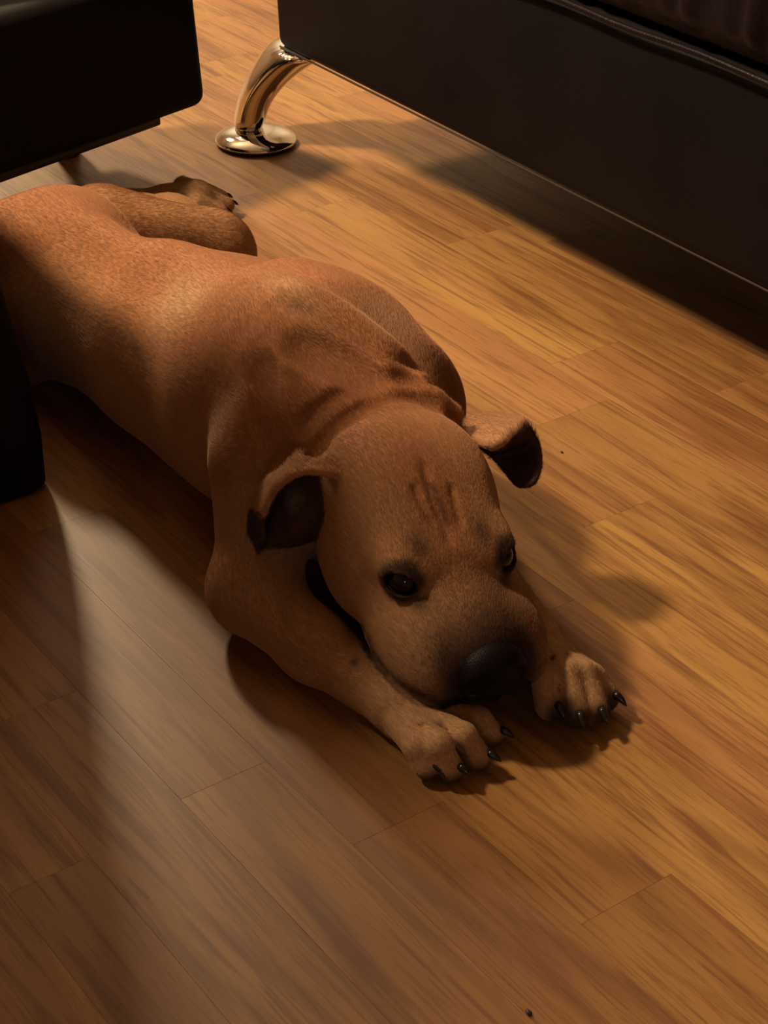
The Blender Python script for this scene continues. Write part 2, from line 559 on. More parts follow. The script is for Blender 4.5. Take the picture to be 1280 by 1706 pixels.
ARM_ROWS = [(0.001, -0.004), (0.006, 0.000), (0.05, 0.000), (0.10, -0.004), (0.15, -0.010), (0.20, -0.017), (0.25, -0.024), (0.35, -0.034), (0.375, -0.042), (0.388, -0.058), (0.392, -0.080)]
shell('arm', -0.39, 0.39, 0.17, 0.36, ARM_ROWS, M_BLACK, arm)
shell('arm', -0.39, 0.39, -0.56, -0.37, ARM_ROWS, M_BLACK, arm)
shell('seat', -0.37, 0.20, -0.368, 0.168, [(0.05, 0), (0.06, 0.002), (0.20, 0.0), (0.24, -0.01), (0.255, -0.03)], M_BLACK, arm)
shell('backrest', 0.202, 0.385, -0.368, -0.060, [(0.02, 0), (0.03, 0.003), (0.92, 0.0), (0.99, -0.01), (1.01, -0.04)], M_BLACK, arm)  # unseen tall block, shaped to keep lamp light off the lower left floor
shell('shade_block', 0.202, 0.385, -0.058, 0.168, [(0.02, 0), (0.03, 0.003), (0.70, 0.0), (0.77, -0.01), (0.79, -0.04)], M_BLACK, arm)  # unseen lower block, added to shade the near foreleg and cheek

# crumbs on the floor
def crumb(px, py, r_, label, seed):
    p = P(px, py, 0)
    bm = bmesh.new(); bmesh.ops.create_icosphere(bm, subdivisions=2, radius=r_)
    rr = random.Random(seed)
    for v in bm.verts:
        v.co *= rr.uniform(0.75, 1.2); v.co.z *= 0.5; v.co.x *= 1.5
    lo = min(v.co.z for v in bm.verts)
    for v in bm.verts: v.co.z -= lo
    o = bm_obj('crumb', bm, M_GLIDE)
    o.location = (p[0], p[1], 0.0001)
    tag(o, label, 'crumb')


crumb(936, 754, 0.0011, 'tiny dark crumb on the floor just right of the ear at the sofa side', 1)
crumb(881, 1688, 0.0017, 'small dark crumb on the floor at the bottom edge, in front of the paws', 2)

# ------------------------------------------------------------------ the dog: one continuous skin grown from a distance field
def axis(lo, hi, segs):
    out = []
    for a_, b__, h in segs:
        out += list(np.arange(a_, b__, h))
    out.append(hi)
    return np.array(out, dtype=np.float32)


GX = axis(-1.80, -0.66, [(-1.80, -1.02, 0.0040), (-1.02, -0.95, 0.0026), (-0.95, -0.66, 0.0017)])
GY = axis(0.49, 1.04, [(0.49, 0.56, 0.0026), (0.56, 0.80, 0.0018), (0.80, 1.04, 0.0034)])
GZ = axis(-0.004, 0.225, [(-0.004, 0.225, 0.0019)])
BIG = 0.06
F = np.full((len(GX), len(GY), len(GZ)), BIG, dtype=np.float32)
FLOW = []       # (kind, data, direction) for the lie of the hair


def region(lo, hi):
    i0, i1 = np.searchsorted(GX, lo[0]), np.searchsorted(GX, hi[0])
    j0, j1 = np.searchsorted(GY, lo[1]), np.searchsorted(GY, hi[1])
    k0, k1 = np.searchsorted(GZ, lo[2]), np.searchsorted(GZ, hi[2])
    return slice(i0, i1), slice(j0, j1), slice(k0, k1)


def grid(s):
    return np.meshgrid(GX[s[0]], GY[s[1]], GZ[s[2]], indexing='ij')


def smin(a_, b__, k):
    h = np.maximum(k - np.abs(a_ - b__), 0) / k
    return np.minimum(a_, b__) - h * h * k * 0.25


def smax(a_, b__, k):
    h = np.maximum(k - np.abs(a_ - b__), 0) / k
    return np.maximum(a_, b__) + h * h * k * 0.25


def cap_d(X, Y, Z, a_, ra, b__, rb, squash=None):
    a_ = np.asarray(a_, float); b__ = np.asarray(b__, float)
    ab = b__ - a_
    L2 = float(ab @ ab) + 1e-12
    px, py, pz = X - a_[0], Y - a_[1], Z - a_[2]
    t = np.clip((px * ab[0] + py * ab[1] + pz * ab[2]) / L2, 0, 1)
    qx, qy, qz = px - t * ab[0], py - t * ab[1], pz - t * ab[2]
    r_ = ra + (rb - ra) * t
    if squash is not None:      # (direction, factor): flattened section
        n_, k = squash
        n_ = np.asarray(n_, float); n_ = n_ / np.linalg.norm(n_)
        d = qx * n_[0] + qy * n_[1] + qz * n_[2]
        e = d * (1.0 / k - 1.0)
        qx, qy, qz = qx + e * n_[0], qy + e * n_[1], qz + e * n_[2]
    return np.sqrt(qx * qx + qy * qy + qz * qz) - r_


def ell_d(X, Y, Z, c, r, M=None):
    px, py, pz = X - c[0], Y - c[1], Z - c[2]
    if M is not None:
        px, py, pz = (M[0][0] * px + M[0][1] * py + M[0][2] * pz, M[1][0] * px + M[1][1] * py + M[1][2] * pz, M[2][0] * px + M[2][1] * py + M[2][2] * pz)
    a_, b__, c_ = px / r[0], py / r[1], pz / r[2]
    k0 = np.sqrt(a_ * a_ + b__ * b__ + c_ * c_) + 1e-9
    a2, b2, c2 = a_ / r[0], b__ / r[1], c_ / r[2]
    k1 = np.sqrt(a2 * a2 + b2 * b2 + c2 * c2) + 1e-9
    return k0 * (k0 - 1.0) / k1


def put(s, d, k, carve=False):
    F[s] = (smax(F[s], -d, k) if carve else smin(F[s], d, k)).astype(np.float32)


def cap(a_, ra, b__, rb, k=0.02, squash=None, carve=False, flow=True):
    a_ = np.asarray(a_, float); b__ = np.asarray(b__, float)
    m_ = max(ra, rb) + k + 0.008
    s = region(np.minimum(a_, b__) - m_, np.maximum(a_, b__) + m_)
    X, Y, Z = grid(s)
    put(s, cap_d(X, Y, Z, a_, ra, b__, rb, squash), k, carve)
    if flow and not carve:
        FLOW.append((a_, b__, max(ra, rb), (b__ - a_) / (np.linalg.norm(b__ - a_) + 1e-9)))


def ell(c, r, k=0.02, M=None, carve=False, flow=None):
    c = np.asarray(c, float)
    m_ = max(r) + k + 0.008
    s = region(c - m_, c + m_)
    X, Y, Z = grid(s)
    put(s, ell_d(X, Y, Z, c, r, M), k, carve)
    if flow is not None and not carve:
        FLOW.append((c, c, max(r), np.asarray(flow, float) / np.linalg.norm(flow)))


def chain(pts, k=0.02, **kw):
    for (a_, ra), (b__, rb) in zip(pts[:-1], pts[1:]):
        cap(a_, ra, b__, rb, k, **kw)


BACK = (-1, 0, 0)
# --- trunk
ell((-1.400, 0.668, 0.080), (0.092, 0.075, 0.071), 0.03, flow=BACK)
cap((-1.23, 0.672, 0.086), 0.068, (-1.40, 0.660, 0.088), 0.068, 0.05)
ell((-1.125, 0.698, 0.095), (0.150, 0.098, 0.095), 0.045, flow=BACK)
ell((-1.040, 0.698, 0.102), (0.105, 0.092, 0.088), 0.04, flow=BACK)
chain([((-1.02, 0.700, 0.184), 0.010), ((-1.22, 0.680, 0.158), 0.010), ((-1.40, 0.662, 0.155), 0.010)], 0.04)
ell((-1.40, 0.630, 0.142), (0.04, 0.026, 0.018), 0.03); ell((-1.40, 0.692, 0.142), (0.04, 0.026, 0.018), 0.03)
ell((-0.975, 0.700, 0.070), (0.080, 0.075, 0.066), 0.04, flow=BACK)
# --- shoulder blades and upper arms
cap((-0.985, 0.625, 0.120), 0.042, (-1.085, 0.672, 0.178), 0.020, 0.035, squash=((0.35, 0.85, 0.0), 0.7))
cap((-0.990, 0.757, 0.124), 0.038, (-1.090, 0.722, 0.176), 0.018, 0.030)
cap((-0.985, 0.752, 0.152), 0.010, (-1.090, 0.716, 0.189), 0.007, 0.018)
cap((-0.975, 0.618, 0.108), 0.040, (-0.932, 0.583, 0.042), 0.030, 0.026)
cap((-0.990, 0.765, 0.105), 0.040, (-1.010, 0.788, 0.048), 0.034, 0.024)
# --- neck with rolls of skin
cap((-0.925, 0.688, 0.112), 0.062, (-1.04, 0.706, 0.125), 0.086, 0.04)


def fold(pts, r, k, zs):
    q_ = [P(x, y, z) for (x, y), z in zip(pts, zs)]
    for a_, b__ in zip(q_[:-1], q_[1:]):
        cap(a_, r, b__, r, k, flow=False)


# --- tail
chain([((-1.470, 0.655, 0.100), 0.019), ((-1.55, 0.635, 0.060), 0.014), ((-1.66, 0.60, 0.040), 0.012), ((-1.76, 0.57, 0.014), 0.008)], 0.02)
# --- far hind leg
cap((-1.440, 0.735, 0.075), 0.056, (-1.448, 0.856, 0.045), 0.040, 0.022)
cap((-1.50, 0.765, 0.070), 0.052, (-1.450, 0.858, 0.045), 0.040, 0.022)
chain([((-1.450, 0.860, 0.044), 0.040), ((-1.54, 0.865, 0.040), 0.032), ((-1.655, 0.868, 0.026), 0.018)], 0.02)
cap((-1.675, 0.872, 0.024), 0.013, (-1.655, 0.890, 0.020), 0.015, 0.012)
chain([((-1.660, 0.888, 0.019), 0.0145), ((-1.642, 0.918, 0.021), 0.018), ((-1.628, 0.948, 0.024), 0.0215)], 0.012)
for (tx_, ty_) in ((-1.656, 0.976), (-1.634, 0.984), (-1.613, 0.978), (-1.599, 0.961)):
    chain([((tx_ - 0.004 if tx_ < -1.626 else tx_ - 0.010, ty_ - 0.024, 0.026), 0.0125), ((tx_, ty_, 0.014), 0.0105)], 0.004)
# --- near hind leg
cap((-1.43, 0.632, 0.055), 0.045, (-1.385, 0.600, 0.034), 0.032, 0.015)
chain([((-1.385, 0.600, 0.034), 0.032), ((-1.47, 0.590, 0.030), 0.024), ((-1.54, 0.588, 0.024), 0.017)], 0.02)
chain([((-1.54, 0.588, 0.018), 0.016), ((-1.47, 0.575, 0.018), 0.016), ((-1.42, 0.575, 0.018), 0.018)], 0.012)
# --- near foreleg
EL = np.array((-0.925, 0.578, 0.037)); WR = P(662, 1176, 0.022)
chain([(EL, 0.0310), (EL * 0.55 + WR * 0.45 + np.array((-0.003, -0.002, -0.003)), 0.0235), (WR, 0.0180)], 0.016, squash=((0, 0, 1), 1.0))
ell(EL + np.array((-0.018, -0.004, -0.002)), (0.022, 0.022, 0.027), 0.02)


CLEFTS = []


def paw(wr, knuckles, tips, rk, rt, wr_r, pad):
    mid = np.mean(knuckles, axis=0)
    for kn, tp_ in zip(knuckles, tips):
        base = wr * 0.55 + kn * 0.45
        base = base + (kn - mid) * 0.15
        cap(base, wr_r * 0.55, kn, rk, 0.004)
        cap(kn, rk, tp_, rt, 0.0022)
    c = mid * 0.75 + wr * 0.25
    cap(wr, wr_r, c - np.array((0, 0, 0.009)), wr_r * 0.70, 0.008)
    cap(wr + np.array((0.01, 0, -0.008)), 0.015, mid * 0.85 + wr * 0.15 - np.array((0, 0, 0.014)), pad * 0.9, 0.005)
    for i in range(3):
        a_ = (knuckles[i] + knuckles[i + 1]) / 2; b__ = (tips[i] + tips[i + 1]) / 2
        st = a_ * 0.70 + wr * 0.30
        cap(st + np.array((0, 0, 0.0105)), 0.0010, a_ * 0.5 + b__ * 0.5 + np.array((0, 0, 0.0040)), 0.0030, 0.0030, carve=True)
        cap(a_ * 0.5 + b__ * 0.5 + np.array((0, 0, 0.0040)), 0.0030, b__ + (b__ - a_) * 0.25 - np.array((0, 0, 0.002)), 0.0036, 0.0030, carve=True)
        CLEFTS.append((st, b__))


KR = [P(694, 1243, 0.0235), P(731, 1240, 0.0285), P(771, 1226, 0.028), P(797, 1200, 0.0225)]
TR = [P(712, 1277, 0.0115), P(751, 1281, 0.0120), P(797, 1262, 0.0120), P(818, 1224, 0.0115)]
paw(WR, KR, TR, 0.0094, 0.0092, 0.0185, 0.012)
# --- far foreleg
WL = P(886, 1050, 0.030)
chain([((-0.995, 0.788, 0.044), 0.034), ((-0.890, 0.745, 0.032), 0.025), (WL, 0.0170)], 0.016)
KL = [P(908, 1130, 0.032), P(946, 1122, 0.035), P(971, 1122, 0.032), P(985, 1128, 0.025)]
TL = [P(918, 1173, 0.0165), P(958, 1186, 0.0165), P(990, 1180, 0.0150), P(1005, 1160, 0.0130)]
paw(WL, KL, TL, 0.0100, 0.0115, 0.0165, 0.013)

F_BODY = F
F = np.full_like(F_BODY, BIG)
# --- head, in its own frame: x to the nose, y to the dog's left, z up
HO = np.array((-0.800, 0.657, 0.101))
yaw, pit, rol = math.radians(-12), math.radians(16), math.radians(0)
hx = np.array((math.cos(yaw) * math.cos(pit), math.sin(yaw) * math.cos(pit), -math.sin(pit)))
hy = np.array((-math.sin(yaw), math.cos(yaw), 0.0))
hz = np.cross(hx, hy)
HM = np.stack([hx, hy, hz])          # world -> head rows


def H(x, y, z):
    return HO + hx * x + hy * y + hz * z


def hell(x, y, z, r, k, **kw):
    ell(H(x, y, z), r, k, M=HM, **kw)


def hcap(a_, ra, b__, rb, k, **kw):
    cap(H(*a_), ra, H(*b__), rb, k, **kw)


HB = -hx
hell(-0.068, 0, -0.012, (0.074, 0.060, 0.050), 0.02, flow=HB)           # skull
hell(-0.100, 0, -0.012, (0.050, 0.056, 0.050), 0.03, flow=HB)
for s_ in (-1, 1):
    hell(-0.052, s_ * 0.036, -0.040, (0.050, 0.031, 0.040), 0.022, flow=HB)   # cheek muscle
    hell(-0.075, s_ * 0.030, 0.010, (0.045, 0.026, 0.022), 0.020, flow=HB)    # temples
    hell(-0.012, s_ * 0.027, 0.011, (0.024, 0.018, 0.010), 0.020, flow=HB)    # brow
    hell(0.010, s_ * 0.032, -0.026, (0.030, 0.018, 0.016), 0.016, flow=HB)    # cheekbone
hcap((0.000, 0, -0.012), 0.028, (0.052, 0, -0.018), 0.0200, 0.018)      # bridge
hell(0.032, 0, -0.030, (0.052, 0.042, 0.031), 0.020, flow=HB)           # muzzle
for s_ in (-1, 1):
    hell(0.038, s_ * 0.031, -0.036, (0.041, 0.0275, 0.0290), 0.010, flow=HB)   # flews
    hell(0.008, s_ * 0.040, -0.044, (0.034, 0.0200, 0.024), 0.012, flow=HB)
hcap((-0.02, 0, -0.066), 0.026, (0.052, 0, -0.058), 0.017, 0.012)       # lower jaw
hell(0.060, 0, -0.030, (0.020, 0.028, 0.026), 0.010)                    # under the nose leather
# lip line, forehead furrow, grooves beside the bridge
for s_ in (-1, 1):
    pts_ = [(0.076, s_ * 0.006, -0.058), (0.056, s_ * 0.036, -0.064), (0.022, s_ * 0.053, -0.064), (-0.010, s_ * 0.056, -0.054)]
    for a_, b__ in zip(pts_[:-1], pts_[1:]):
        hcap(a_, 0.0022, b__, 0.0022, 0.004, carve=True)
#hcap((-0.075, 0.0, 0.045), 0.0025, (-0.022, 0.001, 0.030), 0.0025, 0.016, carve=True)
for s_ in (-1, 1):
    hell(-0.008, s_ * 0.040, 0.004, (0.018, 0.008, 0.011), 0.014, flow=HB)      # orbit
    # lids hugging the eyeball
EYE_R = 0.0122
EYES = [H(0.0010, s_ * (0.0360 if s_ < 0 else 0.0350), 0.0025) for s_ in (-1, 1)]
for s_, ec in zip((-1, 1), EYES):
    ex = hx * 0.68 + hy * s_ * 0.62 + hz * 0.36
    ex /= np.linalg.norm(ex)
    along = np.cross(hz, ex); along /= np.linalg.norm(along)     # across the lid opening
    upv = np.cross(ex, along)
    if upv @ hz < 0: upv = -upv
    for sgn, amp in ((1, 0.0072), (-1, 0.0078)):
        prev_ = None
        for i in range(9):
            t = -1 + 2 * i / 8
            h_ = sgn * amp * (1 - t * t)
            lat = t * 0.0132
            dep = math.sqrt(max((EYE_R + 0.0012) ** 2 - lat * lat * 0.8 - h_ * h_, 1e-7))
            q_ = ec + along * lat + upv * h_ + ex * dep
            if prev_ is not None:
                cap(prev_, 0.0020 if sgn > 0 else 0.0017, q_, 0.0020 if sgn > 0 else 0.0017, 0.003, flow=False)
            prev_ = q_
    # upper fold over the lid
    for i in range(7):
        t = -1 + 2 * i / 6; t2 = -1 + 2 * (i + 1) / 6
        if i == 6: break
        def fp(t):
            return ec + along * t * 0.016 + upv * (0.0115 + 0.005 * (1 - t * t)) + ex * 0.0035
    # clear the ball and the almond shaped opening
    ME = np.stack([along, upv, ex])
    ell(ec, (EYE_R + 0.0003,) * 3, 0.0008, carve=True)
    ell(ec + ex * 0.012, (0.0122, 0.0076, 0.020), 0.0015, M=ME, carve=True)

# --- skin folds on the neck behind the skull
fold([(545, 745), (600, 690), (665, 662), (720, 668), (752, 690)], 0.008, 0.007, (0.141, 0.160, 0.167, 0.161, 0.149))
fold([(520, 730), (570, 668), (640, 632), (700, 636)], 0.007, 0.008, (0.143, 0.167, 0.176, 0.171))
fold([(440, 770), (455, 690), (500, 620)], 0.007, 0.02, (0.120, 0.150, 0.170))

# --- ears as folded sheets
EARPTS = []


def sheet(rows, r=0.0026, k=0.003, n=26, m_=18, tag_=0):
    G = np.array([[P(*p) for p in row] for row in rows])

    def interp(A, count):
        t = np.linspace(0, len(A) - 1, count)
        i = np.clip(t.astype(int), 0, len(A) - 2)
        f_ = (t - i)[:, None, None] if A.ndim == 3 else (t - i)[:, None]
        p0 = A[np.maximum(i - 1, 0)]; p1 = A[i]; p2 = A[i + 1]; p3 = A[np.minimum(i + 2, len(A) - 1)]
        return 0.5 * ((2 * p1) + (-p0 + p2) * f_ + (2 * p0 - 5 * p1 + 4 * p2 - p3) * f_ ** 2 + (-p0 + 3 * p1 - 3 * p2 + p3) * f_ ** 3)
    A = interp(G, m_)
    A = interp(A.transpose(1, 0, 2), n)
    pts_ = A.reshape(-1, 3)
    rr = r if not callable(r) else None
    for p_ in pts_:
        s = region(p_ - r - k - 0.004, p_ + r + k + 0.004)
        if F[s].size == 0: continue
        X, Y, Z = grid(s)
        d = np.sqrt((X - p_[0]) ** 2 + (Y - p_[1]) ** 2 + (Z - p_[2]) ** 2) - r
        F[s] = np.minimum(F[s], d).astype(np.float32)
    EARPTS.append((pts_, A, tag_))


# right ear (picture left)
sheet([[(592, 806, .133), (556, 792, .150), (502, 788, .152), (458, 818, .133), (438, 862, .108)],
       [(584, 782, .140), (548, 757, .152), (500, 755, .152), (455, 785, .135), (426, 838, .112)],
       [(562, 795, .130), (540, 790, .138), (498, 797, .136), (462, 825, .120), (438, 860, .100)],
       [(552, 842, .118), (530, 855, .120), (500, 870, .116), (470, 882, .104), (446, 892, .094)],
       [(552, 882, .094), (522, 896, .094), (492, 906, .092), (462, 908, .090), (440, 908, .090)]], n=52, m_=46)
sheet([[(438, 832, .112), (422, 838, .106), (408, 844, .100)], [(438, 868, .106), (428, 874, .098), (419, 874, .093)], [(438, 905, .092), (434, 912, .088), (431, 916, .085)]], n=12, m_=18)
# left ear (picture right)
sheet([[(768, 706, .128), (800, 693, .134), (838, 692, .137), (872, 702, .141)],
       [(792, 734, .134), (822, 742, .140), (850, 724, .145), (876, 706, .143)],
       [(822, 760, .116), (846, 752, .118), (874, 744, .122), (895, 740, .126)],
       [(856, 798, .104), (866, 808, .106), (888, 804, .112), (899, 778, .119)]], n=44, m_=44)

F_HEAD = F.copy()
# join head to body: softly at the neck, crisply where the chin lies on the foreleg
kx = (0.003 + 0.030 * np.clip((-0.925 - GX) / 0.06, 0, 1))[:, None, None].astype(np.float32)
F = smin(F_BODY, F, np.broadcast_to(kx, F.shape)).astype(np.float32)


def S(px, py, off=0.0):
    """point of the skin seen at a picture position, moved off towards the viewer"""
    d = R @ np.array([px - 640.0, py - 853.0, FPX]); d /= np.linalg.norm(d)
    t = np.arange(0.9, 2.4, 0.0012)
    q_ = np.array([0, 0, CAM_H]) + t[:, None] * d
    i = np.searchsorted(GX, q_[:, 0]); j = np.searchsorted(GY, q_[:, 1]); k = np.searchsorted(GZ, q_[:, 2])
    ok = (i > 0) & (i < len(GX)) & (j > 0) & (j < len(GY)) & (k > 0) & (k < len(GZ))
    val = np.full(len(t), 1.0); val[ok] = F[i[ok], j[ok], k[ok]]
    h = np.nonzero(val < 0)[0]
    return q_[h[0]] - d * off if len(h) else np.array([0, 0, -1.0])


def line(pxs, r_, k, depth, carve=True):
    pp = []
    for (x0, y0), (x1, y1) in zip(pxs[:-1], pxs[1:]):
        n_ = max(1, int(math.hypot(x1 - x0, y1 - y0) / 7))
        pp += [(x0 + (x1 - x0) * i / n_, y0 + (y1 - y0) * i / n_) for i in range(n_)]
    pp.append(pxs[-1])
    depth = depth - k * 0.25
    q_ = np.array([S(x, y, (r_ - depth) if carve else -(r_ - depth)) for x, y in pp])
    q_ = q_[q_[:, 2] > 0]
    for _ in range(3):
        q_[1:-1] = (q_[:-2] + q_[1:-1] * 2 + q_[2:]) / 4
    taper = np.sin(np.linspace(0.25, math.pi - 0.25, len(q_)))
    view_ = q_ - np.array([0, 0, CAM_H]); view_ /= np.linalg.norm(view_, axis=1)[:, None]
    q_ = q_ - view_ * ((1 - taper) * depth * (1 if carve else -1))[:, None]
    for a_, b__ in zip(q_[:-1], q_[1:]):
        if np.linalg.norm(a_ - b__) < 0.08:
            cap(a_, r_, b__, r_, k, carve=carve, flow=False)


# rolls behind the skull, grooves of shoulder, forehead wrinkles
line([(522, 748), (556, 706), (604, 672), (660, 652), (706, 656), (728, 672)], 0.005, 0.008, 0.0030)
line([(500, 716), (540, 672), (590, 640), (650, 622), (694, 630)], 0.005, 0.008, 0.0024)
line([(470, 760), (452, 700), (438, 650), (430, 600)], 0.010, 0.010, 0.0012)
line([(482, 488), (545, 525), (600, 562), (650, 600)], 0.007, 0.012, 0.0014, carve=False)
line([(500, 560), (560, 585), (620, 620)], 0.014, 0.012, 0.0008)
line([(706, 772), (714, 800), (720, 826), (730, 852), (742, 880), (752, 905)], 0.0020, 0.0034, -0.0001)
line([(690, 812), (704, 842), (722, 872)], 0.0016, 0.003, -0.0003)
line([(752, 812), (760, 846), (770, 876)], 0.0016, 0.003, -0.0003)
# keep it on the floor
s = region((-2, 0, -1), (0, 2, 1))
zf = (0.0008 - GZ)[None, None, :]
F = smax(F, np.broadcast_to(zf, F.shape), 0.004).astype(np.float32)


def surface_nets(F, GX, GY, GZ):
    nx, ny, nz = F.shape
    S = F < 0
    c = [S[i:nx - 1 + i, j:ny - 1 + j, k:nz - 1 + k] for i in (0, 1) for j in (0, 1) for k in (0, 1)]
    cnt = sum(a_.astype(np.int8) for a_ in c)
    act = (cnt > 0) & (cnt < 8)
    idx = np.full(act.shape, -1, np.int64)
    ii, jj, kk = np.nonzero(act)
    idx[ii, jj, kk] = np.arange(len(ii))
    acc = np.zeros((len(ii), 3)); n_ = np.zeros(len(ii))
    corners = [(i, j, k) for i in (0, 1) for j in (0, 1) for k in (0, 1)]
    for a_ in corners:
        for b__ in corners:
            if sum(b__) - sum(a_) == 1 and sum(abs(x - y) for x, y in zip(a_, b__)) == 1:
                fa = F[ii + a_[0], jj + a_[1], kk + a_[2]]; fb = F[ii + b__[0], jj + b__[1], kk + b__[2]]
                ok = (fa < 0) != (fb < 0)
                t = np.where(ok, fa / np.where(ok, fa - fb, 1), 0)
                pa = np.stack([GX[ii + a_[0]], GY[jj + a_[1]], GZ[kk + a_[2]]], 1)
                pb = np.stack([GX[ii + b__[0]], GY[jj + b__[1]], GZ[kk + b__[2]]], 1)
                acc += np.where(ok[:, None], pa + (pb - pa) * t[:, None], 0); n_ += ok
    V = acc / n_[:, None]
    quads = []
    for ax in range(3):
        sl0 = [slice(1, -1)] * 3; sl1 = [slice(1, -1)] * 3
        sl0[ax] = slice(0, -1); sl1[ax] = slice(1, None)
        A = S[tuple(sl0)]; B = S[tuple(sl1)]
        e = np.stack(np.nonzero(A != B), 1)
        e[:, [x for x in range(3) if x != ax]] += 1
        flip = S[e[:, 0], e[:, 1], e[:, 2]]
        u_, v_ = [x for x in range(3) if x != ax]
        def off(du, dv_):
            q_ = e.copy(); q_[:, u_] -= du; q_[:, v_] -= dv_
            return idx[q_[:, 0], q_[:, 1], q_[:, 2]]
        q_ = np.stack([off(1, 1), off(0, 1), off(0, 0), off(1, 0)], 1)
        if ax == 1: flip = ~flip
        q_[~flip] = q_[~flip][:, ::-1]
        quads.append(q_)
    Q = np.concatenate(quads)
    return V, Q[(Q >= 0).all(1)]


V, Q = surface_nets(F, GX, GY, GZ)
# drop stray islands: keep the largest connected piece
par = np.arange(len(V))
for _ in range(2000):
    mn = par[Q].min(1)
    new = par.copy()
    for c_ in range(4):
        np.minimum.at(new, Q[:, c_], mn)
    new = new[new]
    if (new == par).all(): break
    par = new
big = np.bincount(par).argmax()
keep = par == big
Q = Q[keep[Q].all(1)]
re_ = np.cumsum(keep) - 1
V = V[keep]; Q = re_[Q]
# light smoothing
for _ in range(2):
    acc = np.zeros_like(V); n_ = np.zeros(len(V))
    for a_, b__ in ((0, 1), (1, 2), (2, 3), (3, 0)):
        np.add.at(acc, Q[:, a_], V[Q[:, b__]]); np.add.at(acc, Q[:, b__], V[Q[:, a_]])
        np.add.at(n_, Q[:, a_], 1); np.add.at(n_, Q[:, b__], 1)
    V = V * 0.5 + 0.5 * acc / n_[:, None]
print('dog verts', len(V), 'quads', len(Q))
# normals
e1 = V[Q[:, 2]] - V[Q[:, 0]]; e2 = V[Q[:, 3]] - V[Q[:, 1]]
fn = np.cross(e1, e2)
NRM = np.zeros_like(V)
for c_ in range(4): np.add.at(NRM, Q[:, c_], fn)
NRM /= np.linalg.norm(NRM, axis=1)[:, None] + 1e-12

# --- coat colour per vertex (linear albedo)
RED = np.array((0.40, 0.170, 0.075)); TAN = np.array((0.46, 0.255, 0.130)); CREAM = np.array((0.52, 0.34, 0.20))
DARK = np.array((0.022, 0.014, 0.012)); BROWN = np.array((0.10, 0.045, 0.028)); SOOT = np.array((0.055, 0.030, 0.020))


def g(c, r, pw=2.0):
    if np.isscalar(r): r = (r, r, r)
    d = (V - np.asarray(c)) / np.asarray(r)
    return np.exp(-((d * d).sum(1)) ** (pw / 2))


def gh(x, y, z, r, pw=2.0):
    if np.isscalar(r): r = (r, r, r)
    d = ((V - H(x, y, z)) @ HM.T) / np.asarray(r)
    return np.exp(-((d * d).sum(1)) ** (pw / 2))


def ss(x, a_, b__):
    t = np.clip((x - a_) / (b__ - a_), 0, 1)
    return t * t * (3 - 2 * t)


COL = np.tile(TAN, (len(V), 1))


def blend(wt, c):
    global COL
    wt = np.clip(wt, 0, 1)[:, None]
    COL = COL * (1 - wt) + np.asarray(c) * wt


rn = np.random.default_rng(3)
up = np.clip(NRM[:, 2], 0, 1)
blend(0.9 * np.clip((V[:, 2] - 0.10) / 0.06, 0, 1) * ss(-V[:, 0], 0.84, 0.93), RED)          # saddle
blend(0.75 * g(S(300, 505), 0.030), CREAM)
blend(0.55 * g(S(650, 545), 0.030), CREAM)
blend(0.45 * g(S(500, 490), (0.05, 0.012, 0.03)), CREAM)
blend(0.45 * g(S(90, 560), 0.03), CREAM)
blend(0.5 * g(S(750, 650), (0.03, 0.02, 0.03)), (0.20, 0.11, 0.06))
for p_, c_ in ((WR, CREAM), (WL, CREAM)):
    blend(0.75 * g(p_ + np.array((0.035, 0, -0.01)), 0.065, 4), c_)
blend(0.5 * g((-1.62, 0.95, 0.02), 0.06, 4), CREAM)
# head
blend(0.85 * gh(-0.05, 0, 0.03, (0.075, 0.030, 0.04)), RED * 0.9)
blend(0.6 * gh(-0.005, 0, 0.0, (0.035, 0.016, 0.03)), (0.27, 0.10, 0.04))
blend(0.45 * gh(-0.035, -0.040, 0.0, (0.03, 0.02, 0.03)), TAN)
for s_ in (-1, 1):
    blend(0.5 * gh(0.005, s_ * 0.050, -0.04, (0.03, 0.02, 0.02)), TAN)
    blend(0.8 * gh(-0.006, s_ * 0.024, 0.020, (0.012, 0.009, 0.012)), SOOT)         # dark spot on the brow
    de = np.linalg.norm(V - EYES[(s_ + 1) // 2], axis=1)
    blend(0.97 * ss(0.0198 - de, 0, 0.0042), DARK)    # eye rim
    blend(0.9 * gh(0.019, s_ * 0.030, -0.004, (0.011, 0.009, 0.007), 3), DARK)      # tear corner
    blend(0.5 * gh(0.055, s_ * 0.028, -0.040, (0.016, 0.016, 0.014)), BROWN)
LV = (V - HO) @ HM.T




gi = np.clip(np.searchsorted(GX, V[:, 0]), 0, len(GX) - 1); gj = np.clip(np.searchsorted(GY, V[:, 1]), 0, len(GY) - 1); gk = np.clip(np.searchsorted(GZ, V[:, 2]), 0, len(GZ) - 1)
HEADV = F_HEAD[gi, gj, gk] < 0.0035
blend(0.55 * ss(LV[:, 0], 0.005, 0.050) * (np.abs(LV[:, 1]) < 0.065) * (LV[:, 2] > -0.055) * HEADV, (0.20, 0.105, 0.060))
blend(0.92 * ss(LV[:, 0], 0.034, 0.062) * ss(0.052 - np.abs(LV[:, 1]), 0, 0.026) * HEADV, SOOT)                  # muzzle mask
blend(0.97 * ss(LV[:, 0], 0.054, 0.070) * ss(0.040 - np.abs(LV[:, 1]), 0, 0.016) * HEADV, DARK)
blend(0.5 * gh(0.045, 0, -0.010, (0.030, 0.030, 0.030)), BROWN)
lipz = ((V - HO) @ HM.T)
